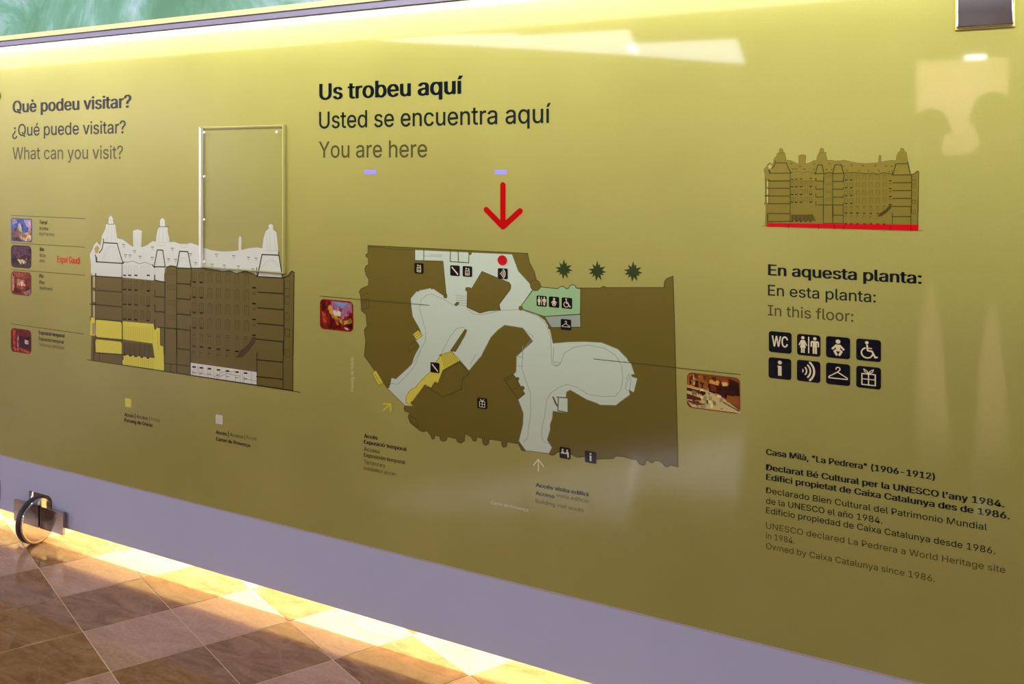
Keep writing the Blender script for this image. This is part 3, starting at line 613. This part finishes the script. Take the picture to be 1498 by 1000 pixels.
# elevation drawing of the building, used twice ---------------------------------
DG = (44,56,26)
def elevation(mp, wall, roof, yel, white, k, name, label, wk=1.0, red=False, line=DG):
    a = Art(1, mp)
    wallp = [(133,404),(141,402),(180,404),(242,404),(243,390),(250.4,388.3),(257,389),(259,391),(281,392),(301,392),(326.5,397),(336,395.5),(345.7,399.7),(359.5,396),(373.3,401),(377,404.5),(413,405.7),(421,402),(424,398),(427,395.5),(431.5,399),(430,402),(429,571),(137,528),(133,527),(134,480)]
    a.poly(wallp, wall, 0)
    for y0, y1 in ((404,420),(425,441),(446,463)): a.poly([(136,y0),(139.3,y0+.8),(139.3,y1+.8),(136,y1)], (176,166,118) if not red else (176,168,86), .5)
    for y in (421.5, 444): a.disc(137.5, y, .012*k, wall, .4, n=14)
    body = a.build(name, sign, label)
    a = Art(2, mp)
    roofp = [(133,402),(133,386.5),(131,372),(135.6,363.7),(137,359),(141.6,353),(146.4,359),(148,354),(149,344.5),(154,335),(155,328),(158.5,327),(159,318),(162.6,314.5),(165.6,319),(166.3,327),(169,328),(170,336),(171.7,348),(180,350),(193.3,360),(194.7,360.5),(194.5,337),(201,335),(208,337),(207,361),(213.7,359),(223.3,352.3),(228,353),(228.7,344.5),(230.5,336),(232.4,332),(234,330.6),(234,321.6),(237.8,318),(241.4,321.6),(242,330.6),(245.6,332),(246,341),(248,348),(248,353.5),(255.8,353.5),(263,356),(275,356),(278.6,354.7),(288,357.7),(296.4,361.3),(309.7,365.5),(324,367.3),(342,366.7),(348.9,365.5),(348.7,356.5),(349.4,347),(351.4,344.6),(353.4,347),(353.5,356.5),(353.3,365),(363.7,362.5),(375.7,361.3),(383.6,362.5),(385.4,348),(388.4,338.5),(393,334),(392.6,328.8),(396,327),(399.8,328.8),(399.8,335),(404.6,339.6),(406.4,351.7),(407.6,368.5),(413,405.7),(377,404.5),(373.3,401),(367.3,399),(359.5,396),(345.7,399.7),(336,395.5),(326.5,397),(309.7,393.7),(301,392),(281,392),(259,391),(257,389),(250.4,388.3),(243.8,390),(242,396),(242,411.7),(227,410),(224.5,410),(179,405.7),(141,403)]
    a.poly(roofp, roof, 0); a.line(roofp, .0012*k, (150,150,110) if not red else (66,60,26), .3, True)
    hole = cA([(150,525),(185,485),(215,520),(200,575),(165,590)]); a.poly(hole, (176,160,92), .6)
    TL = (176,182,170) if not red else (110,100,44)
    for p in (cA([(235,700),(290,540),(340,495),(400,520),(460,690)]), cA([(270,660),(320,530),(345,500)]), cA([(330,240),(320,330),(300,440)]), cA([(355,240),(365,330),(360,440)]), cA([(385,240),(400,330),(415,450)]), cA([(320,185),(385,185)]),
              cA([(640,340),(635,500)]), cA([(680,340),(680,505)]), cA([(710,340),(710,500)]), cA([(950,270),(935,440)]), cA([(990,265),(985,440)]), cA([(1025,270),(1040,440)]), cA([(915,455),(1060,455)]), cA([(915,490),(1020,490)]), cA([(1185,480),(1290,480)]), cA([(1195,510),(1290,510)]),
              cA([(1190,690),(1210,645),(1260,645),(1290,700)]), cB([(955,740),(1000,685),(1060,665),(1110,690),(1140,750)]), cB([(1000,330),(1010,560)]), cB([(1040,300),(1040,540)]), cB([(1080,310),(1110,550)]), cB([(1000,555),(1140,555)])):
        a.line(p, .0009*k, TL, .6, caps=False)
    a.line(cA([(320,232),(390,232)]), .0014*k, line, .7); a.line(cA([(935,262),(1055,262)]), .0014*k, line, .7)
    # dormers
    for x, y in cA([(508,480),(640,555),(530,605),(585,607),(708,622),(855,635),(860,510),(1100,525),(1055,655),(1140,660),(1320,590)])+cB([(210,580),(390,600),(600,615),(780,635),(872,645),(335,718),(485,732),(655,742),(832,775),(135,700)]):
        a.poly([(x-2.2,y-.9),(x+2.2,y-.6),(x+2.2,y+.5),(x-2.2,y+.2)], (96,108,96) if not red else (70,64,26), .6); a.poly([(x-1.4,y+1.2),(x+1.6,y+1.3),(x+1.2,y+4),(x-1,y+3.8)], (178,184,172) if not red else (104,94,38), .6)
    # arched windows of the white storey
    for x in (520,582,657,740,808):
        p = cA([(x-17,840),(x-17,752),(x,735),(x+17,752),(x+17,842)]); a.line(p, .0010*k, TL, .6, caps=False)
        if x != 740: (qx, qy), = cA([(x, 853)]); a.poly([(qx-2.3,qy-1.2),(qx+2.3,qy-1),(qx+2.3,qy+1.3),(qx-2.3,qy+1)], (60,66,60) if not red else (44,40,16), .8)
    a.line(cA([(500,690),(560,693),(620,680),(700,712),(770,695),(870,735)]), .0012*k, (90,104,80) if not red else DG, .8)
    a.build('roof', body, 'pale roof storey of the drawing')
    # coloured entrance zone
    if not red:
        a = Art(2, mp)
        for p in (cC([(120,532),(158,535),(158,600),(160,755),(100,750),(105,560)]), cC([(178,558),(470,588),(490,620),(490,800),(185,772),(165,740),(168,580)]), cC([(175,800),(470,830),(492,855),(492,990),(170,958),(165,830)]),
                  cC([(497,580),(870,612),(885,690),(920,655),(948,662),(950,870),(980,940),(998,1000),(998,1180),(880,1165),(880,990),(860,850),(500,800)]),
                  cE([(275,175),(480,198),(480,100),(540,120),(547,280),(270,240),(268,215),(278,205)])):
            a.poly(p, yel, 0)
        a.poly(cC([(125,600),(158,602),(158,740),(125,740)]), (160,150,110), .5)
        for x in range(520, 860, 26): a.line(cC([(x,640+(x-520)*.08),(x,800+(x-520)*.08)]), .0008*k, (150,150,50), .4, caps=False)
        for x in range(290, 480, 14): a.line(cE([(x,185+(x-290)*.12),(x,238+(x-290)*.14)]), .0008*k, (150,150,50), .4, caps=False)
        a.line(cC([(920,700),(920,860),(945,940)]), .0008*k, (150,150,50), .4)
        a.build('yellow_zone', body, 'yellow entrance zone of the drawing')
        a = Art(2, mp); a.poly(cE([(722,228),(1160,290),(1160,376),(722,308)]), white, 0)
        for x in (755,785,820,865): a.line(cE([(x-12,240+(x-722)*.14),(x-12,290+(x-722)*.15),(x+12,295+(x-722)*.15),(x+12,245+(x-722)*.14)]), .0008*k, (140,144,130), .4, caps=False)
        a.line(cE([(875,325),(930,290),(1040,285)]), .001*k, (110,116,100), .4); a.line(cE([(900,328),(960,300),(1050,318)]), .001*k, (110,116,100), .4)
        for x in (1050,1068,1125): a.line(cE([(x,280),(x,360)]), .001*k, (130,134,110), .4)
        a.line(cE([(1070,335),(1160,348)]), .001*k, (130,134,110), .4)
        a.build('white_entrance', body, 'white entrance zone of the drawing')
    # floor slabs and posts
    a = Art(4, mp); T = .0042*k*wk
    for p in (cA([(262,412),(265,455),(430,465),(455,560),(500,705)]), cA([(262,455),(245,535),(212,580)]), cA([(165,605),(175,690),(205,690),(500,708),(515,690)]), cA([(180,630),(185,690)]),
              cA([(170,830),(175,865),(490,882)]), cA([(918,545),(985,547),(1015,750),(880,748),(918,545)]), cA([(860,725),(885,760)]), cA([(885,850),(888,905)]), cA([(885,912),(1010,938)]), cA([(1190,560),(1290,565),(1330,770),(1155,765),(1190,560)]), cA([(1030,755),(1085,737),(1140,750),(1160,765)]),
              cB([(945,600),(1150,608),(1195,885),(890,868),(945,600)]), cB([(1148,570),(1150,610)]),
              cC([(180,203),(488,224)]), cC([(105,370),(488,406)]), cC([(165,552),(490,580)]), cC([(165,775),(490,812)]), cC([(165,962),(490,985)]),
              cC([(180,40),(488,55)]) if red else cC([(485,40),(485,50)]),
              cC([(888,280),(1008,288)]), cC([(888,462),(1008,468)]), cC([(925,652),(1008,660),(1160,672),(1320,690)]), cC([(1165,120),(1320,130)]), cC([(1165,303),(1320,315)]), cC([(1165,490),(1320,505)]), cC([(1165,912),(1320,930)]),
              cD([(890,225),(1205,245)]), cD([(890,415),(1205,440)]), cD([(890,605),(1205,633)]), cD([(870,795),(1205,830)]), cE([(1160,208),(1335,225)]), cE([(1160,320),(1335,338)])):
        a.line(p, T, line, 0)
    T2 = .0030*k*wk
    for p in (cA([(490,700),(490,885)]), cC([(490,50),(490,990)]), cC([(1008,0),(1008,990)]), cA([(1015,750),(1010,990)]), cC([(1155,0),(1155,990)]), cA([(1155,760),(1155,990)]), cC([(888,20),(888,60)]), cC([(888,200),(888,280)]), cC([(888,380),(888,465)]), cC([(888,560),(892,680)]), cA([(885,850),(885,920)]),
              cC([(1322,80),(1322,150)]), cC([(1322,270),(1322,320)]), cC([(1322,450),(1322,520)]), cC([(1322,640),(1322,710)]), cC([(1322,880),(1322,990)]), cA([(1335,760),(1325,990)]),
              cD([(1210,40),(1210,990)]), cD([(1335,10),(1325,990)]), cE([(1336,80),(1336,400)]), cE([(1403,0),(1400,410)]), cE([(1163,160),(1163,376)]), cE([(720,0),(720,310)]), cE([(548,0),(548,285)]), cE([(630,0),(630,300)]), cE([(590,240),(590,290)]), cE([(548,232),(720,250)]), cE([(268,170),(268,240)]), cE([(118,170),(118,218)]), cE([(80,60),(80,215)]),
              cA([(120,850),(120,990)]), cC([(120,0),(118,530)]), cC([(165,0),(165,560)]), cC([(152,780),(150,990)]), cC([(105,525),(105,570)]), cB([(880,760),(885,870)]),
              cB([(870,850),(890,868)]), cB([(1205,888),(1270,860),(1310,800),(1340,820)]), cB([(80,765),(260,767),(330,780),(470,808),(550,797),(630,830),(745,800),(860,842)])):
        a.line(p, T2, line, .3)
    a.line(cE([(35,208),(1450,424)]), .0016*k, line, .5); a.line(cE([(265,242),(1405,412)]), .0026*k, line, .5)
    a.build('floor_slabs', body, 'dark floor slabs and posts of the drawing')
    a = Art(3, mp); WL = (70,64,26) if not red else (66,60,24); DK = (30,26,14)
    def win(x, y, w_, h_, bar=True, dk=False):
        a.line([(x-w_,y+h_),(x-w_,y-h_*.8),(x,y-h_),(x+w_,y-h_*.8),(x+w_,y+h_)], .0010*k, WL, 0, caps=False)
        if bar and not red: a.line([(x,y-h_*.7),(x,y+h_)], .0007*k, WL, 0, caps=False)
        if dk: a.poly([(x-2.2,y+h_-1.2),(x+2.2,y+h_-.9),(x+2.2,y+h_+1.3),(x-2.2,y+h_+1)], DK, .4)
    for r_ in range(3):
        for c_, x in enumerate((520,582,657,735,808)):
            (qx, qy), = cC([(x, 135+r_*180+(x-520)*.06)]); win(qx, qy, 2.3, 7, dk=(c_ != 3))
    for r_ in range(4):
        for x in (1062,1118):
            (qx, qy), = cC([(x, -15+r_*183)]); a.line([(qx-1.8,qy-3.2),(qx+1.8,qy-3.2),(qx+1.8,qy+3.2),(qx-1.8,qy+3.2),(qx-1.8,qy-3.2)], .0008*k, WL, 0, caps=False)
    for r_ in range(4):
        for c_, x in enumerate((120,205,310,415,525,640,755)):
            (qx, qy), = cD([(x, 40+r_*186+(x-120)*.055)]); win(qx, qy, 2.9, 7.4, dk=(c_ < 2))
        (qx, qy), = cD([(848, 172+r_*193)]); a.poly([(qx-2.6,qy-1.2),(qx+2.6,qy-1),(qx+2.6,qy+1.3),(qx-2.6,qy+1)], DK, .4)
        a.line([(qx-2.2,qy+7),(qx+2.2,qy+7.3)], .0012*k, WL, 0); a.line([(qx-2.2,qy+9),(qx+2.2,qy+9.3)], .0012*k, WL, 0)
    for c_, x in enumerate((118,205,305,415,525,640,745)):
        (qx, qy), = cD([(x, 750+(x-118)*.07)]); a.line([(qx-3,qy-2.5),(qx,qy-3.2),(qx+3,qy-2.2)], .001*k, WL, 0); a.line([(qx-2.4,qy),(qx+2.4,qy+.3)], .0016*k, WL, 0); a.line([(qx-2,qy+3),(qx-2,qy+12)], .0008*k, WL, 0); a.line([(qx+2,qy+3),(qx+2,qy+12)], .0008*k, WL, 0)
        for yy in (883+(x-118)*.12, 1135+(x-118)*.12):
            (qx, qy), = cD([(x, yy)])
            if x > 700 and yy < 1000: continue
            a.poly([(qx-2.6,qy-1.3),(qx+2.6,qy-.9),(qx+2.6,qy+1.3),(qx-2.6,qy+1)], DK, .4); a.line([(qx-2.2,qy+8),(qx+2.2,qy+8.4)], .0014*k, WL, 0); a.line([(qx-2.2,qy+5),(qx-2.2,qy+16)], .0008*k, WL, 0)
    for k_ in range(7): 
        x, y = 1220, 90+k_*97
        if k_ % 2 == 0 or k_ == 1: a.line(cD([(x,y),(x+58,y+2),(x+58,y+88),(x,y+86),(x,y)]), .0009*k, WL, 0, caps=False)
    a.line(cE([(1350,5),(1380,8),(1380,55),(1350,50),(1350,5)]), .0009*k, WL, 0); a.line(cE([(1350,140),(1380,145),(1380,192),(1350,188),(1350,140)]), .0009*k, WL, 0)
    # dark oriel slanting on the facade, and the shop front
    a.poly(cE([(1135,55),(1155,62),(1150,95),(1110,150),(1065,192),(1030,195),(1028,188),(1050,150),(1100,110)]), (76,66,32), .5)
    a.poly(cE([(275,92),(460,110),(485,195),(278,172)]) , (86,77,36), .2 if not red else 0)
    for x in (285,318,350,385,418,445): a.line(cE([(x,100),(x,180)]), .0012*k, (50,44,22), .4)
    for x in (283,322,358,398,438): (qx, qy), = cE([(x, 176+(x-283)*.13)]); a.poly([(qx-2,qy-1),(qx+2,qy-.8),(qx+2,qy+1.2),(qx-2,qy+1)], DK, .6)
    a.build('window_marks', body)['kind'] = 'stuff'
    if red:
        a = Art(8, mp); RD = (190,14,28)
        a.poly([(137,519),(430,555),(429.5,573),(137,529)], RD, 0)
        for x in (176,232,262,280,372,414): a.line([(x,521+(x-137)*.125),(x,532+(x-137)*.14)], .0009, (110,10,16), .3)
        a.build('red_ground_floor', body, 'red ground floor band of the drawing')
    return body
elevation(lambda x, y: P(x, y), (104,94,46), (206,214,206), (212,208,74), (212,216,206), 1.0, 'building_drawing', 'large elevation drawing of the building with white roof')
# the small one: same drawing, scaled on the sign face
lu, lz = P(131, 527); ru, rz_ = P(431, 571); sp_u, sp_z = P(162.6, 314.5)
tu0, tz0 = P(1117.5, 330.5); tu1, _ = P(1344.4, 337); tt = P(1140.8, 216.5)[1]
ksx = (tu1-tu0)/(ru-lu); ksz = (tt-tz0)/(sp_z-lz)
def small(x, y):
    u, z = P(x, y); return (tu0+(u-lu)*ksx, tz0+(z-lz)*ksz)
elevation(small, (122,110,46), (128,116,50), None, None, ksx, 'building_drawing', 'small brown elevation drawing with red ground floor', wk=1.0, red=True, line=(66,72,26))

# small violet reflections, put in as flat colour on the glass
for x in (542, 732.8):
    a = Art(5); a.poly([(x-9,248.3),(x+9,248),(x+9,254.8),(x-9,255)], (150,150,255)); a.build('violet_reflection', sign, 'small violet reflection coloured onto the glass')

# ------------------------------------------------------------------ clear acrylic sheet on the sign
def clear_mat():
    m = bpy.data.materials.new('clear_acrylic'); m.use_nodes = True; nt = m.node_tree; N = nt.nodes; L = nt.links
    for n in list(N): N.remove(n)
    o = N.new('ShaderNodeOutputMaterial'); mx = N.new('ShaderNodeMixShader'); t = N.new('ShaderNodeBsdfTransparent'); g = N.new('ShaderNodeBsdfGlossy'); f = N.new('ShaderNodeFresnel')
    t.inputs[0].default_value = (.995,.998,.996,1); g.inputs['Roughness'].default_value = .03; f.inputs[0].default_value = 1.0
    mx.inputs[0].default_value = .03; L.new(t.outputs[0], mx.inputs[1]); L.new(g.outputs[0], mx.inputs[2]); L.new(mx.outputs[0], o.inputs[0]); return m
OFF = .022
au0, az1 = P(290, 185.5, OFF); au1 = P(413.5, 185.5, OFF)[0]; az0 = P(290, 391, OFF)[1]
holder = tag(empty('acrylic_sheet', (au0, -.005, az0)), 'clear acrylic leaflet pocket fixed on the sign above the building drawing', 'holder')
def hobj(name, x0, x1, y0, y1, z0, z1, m): return boxobj(name, x0-au0, x1-au0, y0+.005, y1+.005, z0-az0, z1-az0, m, holder)
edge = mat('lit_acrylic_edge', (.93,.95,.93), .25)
edge2 = mat('faint_acrylic_edge', rgb(205,205,130), .2)
hobj('front_sheet', au0, au1, -OFF, -OFF+.003, az0, az1, clear_mat())
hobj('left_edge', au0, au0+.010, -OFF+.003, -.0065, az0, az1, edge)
hobj('right_edge', au1-.004, au1, -OFF+.003, -.0065, az0, az1, edge2)
hobj('top_edge', au0+.004, au1-.004, -OFF+.003, -.014, az1-.003, az1, edge2)
hobj('bottom_edge', au0+.004, au1-.004, -OFF+.003, -.0065, az0, az0+.003, edge2)
for px, py in ((299,193.5),(299,258),(298.7,321),(298.5,383),(405,193)):
    u, z = P(px, py, OFF); bm = bmesh.new()
    bmesh.ops.create_cone(bm, cap_ends=True, segments=16, radius1=.005, radius2=.004, depth=.004)
    bmesh.ops.rotate(bm, verts=bm.verts, matrix=__import__('mathutils').Matrix.Rotation(math.pi/2, 3, 'X'))
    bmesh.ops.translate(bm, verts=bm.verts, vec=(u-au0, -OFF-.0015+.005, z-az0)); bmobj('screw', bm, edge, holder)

# ------------------------------------------------------------------ visitors in the hall, mirrored by the glass
def skin_mesh(name, verts, edges, radii, root, parent, mats, pick, sub=2):
    me = bpy.data.meshes.new(name); me.from_pydata(verts, edges, []); o = bpy.data.objects.new(name, me); C.objects.link(o)
    md = o.modifiers.new('s', 'SKIN'); md.use_smooth_shade = True
    for i, r in enumerate(radii):
        sv = me.skin_vertices[0].data[i]; sv.radius = r if isinstance(r, tuple) else (r, r); sv.use_root = (i == root)
    sm = o.modifiers.new('d', 'SUBSURF'); sm.levels = sub
    dg = bpy.context.evaluated_depsgraph_get(); m2_ = bpy.data.meshes.new_from_object(o.evaluated_get(dg))
    bpy.data.objects.remove(o); bpy.data.meshes.remove(me)
    r = link(name, m2_, mats, parent)
    for p in m2_.polygons: p.material_index = pick(p.center)
    return r
def person(loc, rz, h, arms, label, jacket, trousers, hairc):
    root = tag(empty('person', loc, rz), label, 'person'); k = h/1.76
    sk = mat('skin', (.55,.33,.24), .5); ja = mat('cloth_%d' % int(jacket[0]*999), jacket, .9); tr_ = mat('cloth_%d' % int(trousers[2]*999+5), trousers, .9); sh = mat('shoe_leather', (.03,.02,.02), .5); ha = mat('hair_%d' % int(hairc[0]*999), hairc, .7)
    V, E_, R_ = [], [], []
    def v(p, r, par=None):
        V.append(tuple(c*k for c in p)); R_.append(tuple(q*k for q in r) if isinstance(r, tuple) else r*k)
        if par is not None: E_.append((par, len(V)-1))
        return len(V)-1
    pel = v((0,0,.95), (.155,.11)); wa = v((0,0,1.1), (.13,.095), pel); ch = v((0,.0,1.3), (.165,.11), wa); sh_ = v((0,-.01,1.43), (.12,.085), ch)
    ne = v((0,-.005,1.52), .05, sh_); he0 = v((0,.03,1.60), (.062,.076), ne); he = v((0,.02,1.675), (.082,.1), he0); v((0,.02,1.73), (.055,.07), he)
    for s_ in (-1, 1):
        hp = v((s_*.09,0,.88), .09, pel); kn = v((s_*.11,.02,.5), .06, hp); an = v((s_*.12,-.01,.1), .042, kn); v((s_*.13,.0,.045), .045, an); v((s_*.14,.14,.035), (.04,.03), len(V)-1)
        so = v((s_*.185,0,1.415), .056, sh_); el, wrp = arms[0 if s_ < 0 else 1]
        e_ = v(el, .042, so); wq = v(wrp, .028, e_)
        dv = (Vector(wrp)-Vector(el)).normalized(); pl = v(tuple(Vector(wrp)+dv*.05), (.042,.018), wq)
        side = Vector((0,0,1)).cross(dv) if abs(dv.z) < .8 else Vector((0,1,0))
        if side.length < .1: side = Vector((1,0,0))
        side.normalize()
        curl = side.cross(dv).normalized()
        if curl.y < 0: curl = -curl
        b0 = Vector(wrp)+dv*.085
        for f_ in range(4):
            L_ = (.062,.074,.07,.055)[f_]; b1 = b0+side*(f_-1.5)*.021
            q = v(tuple(b1), .0095, pl); q = v(tuple(b1+dv*L_*.5+curl*.012), .0085, q); v(tuple(b1+dv*L_*.8+curl*.035), .0075, q)
        q = v(tuple(Vector(wrp)+dv*.03-side*.035+curl*.012), .011, pl); v(tuple(Vector(wrp)+dv*.065-side*.05+curl*.03), .009, q)
    hands = [Vector(a[1])*k for a in arms]
    def pick(c):
        if c.z > 1.5*k: return 0
        if (abs(c.x) > .205*k or c.z > 1.2*k) and any((c-hh).length < .17*k and (Vector(arms[i][0])*k-c).length > (Vector(arms[i][0])*k-hh).length-.01 for i, hh in enumerate(hands)): return 0
        if c.z < .09*k: return 3
        return 2 if c.z < .97*k and abs(c.x) < .25*k and c.y < .2*k else 1
    body = skin_mesh('body', V, E_, R_, 0, root, [sk, ja, tr_, sh], pick)
    bm = bmesh.new(); bmesh.ops.create_uvsphere(bm, u_segments=24, v_segments=16, radius=1)
    for q in bm.verts:
        x, y, z = q.co; 
        if z < -.1 and y > -.2: y = min(y, .05)
        q.co = (x*.083*k, (y*.098-.002)*k, (1.69+z*.088-(.03 if y < 0 else 0)*abs(y))*k)
        if q.co.y > .075*k and q.co.z < 1.71*k: q.co.y = .06*k
    bmobj('hair', bm, ha, body, True)
    bm = bmesh.new()
    bmesh.ops.create_cone(bm, cap_ends=True, segments=8, radius1=.016*k, radius2=.006*k, depth=.04*k)
    bmesh.ops.translate(bm, verts=bm.verts, vec=(0, .112*k, 1.655*k)); bmobj('nose', bm, sk, body, True)
    for s_ in (-1, 1):
        bm = bmesh.new(); bmesh.ops.create_uvsphere(bm, u_segments=10, v_segments=8, radius=.011*k); bmesh.ops.translate(bm, verts=bm.verts, vec=(s_*.03*k, .1*k, 1.675*k)); bmobj('eye', bm, mat('eye_dark', (.05,.04,.04), .2), body, True)
        bm = bmesh.new(); bmesh.ops.create_uvsphere(bm, u_segments=10, v_segments=8, radius=1)
        for q in bm.verts: q.co = (q.co.x*.01*k+s_*.086*k, q.co.y*.018*k+.01*k, q.co.z*.03*k+1.655*k)
        bmobj('ear', bm, sk, body, True)
    boxobj('mouth', -.022*k, .022*k, .098*k, .108*k, 1.62*k, 1.627*k, mat('lips', (.35,.12,.1), .5), body)
    return root
pr = person((.17, -3.10, 0), TH*.6, 1.84, [((-.27,.12,1.17),(-.09,.30,1.37)), ((.27,.12,1.17),(.08,.30,1.37))], 'person in a dark jacket holding a camera before the sign', (.05,.055,.07), (.06,.07,.1), (.03,.02,.015))
cmr = tag(empty('camera_body', (.035, -2.63, 1.5), TH), 'black hand-held camera held up by the person in a dark jacket', 'camera')
boxobj('housing', -.065, .065, -.03, .03, -.045, .045, mat('camera_black', (.02,.02,.02), .5), cmr, .006)
person((-.10, -3.75, 0), .1, 1.80, [((-.265,-.03,1.13),(-.275,.05,.88)), ((.265,-.03,1.13),(.275,.05,.88))], 'second person standing behind the photographer with arms hanging down', (.10,.06,.05), (.08,.08,.09), (.05,.03,.02))

bm = bmesh.new(); bmesh.ops.create_cone(bm, cap_ends=True, segments=24, radius1=.024, radius2=.022, depth=.02)
bmesh.ops.rotate(bm, verts=bm.verts, matrix=__import__('mathutils').Matrix.Rotation(math.pi/2, 3, 'X'))
bmesh.ops.translate(bm, verts=bm.verts, vec=(0, -.035, .02)); bmobj('viewfinder', bm, mat('camera_black', (.02,.02,.02), .5), cmr)
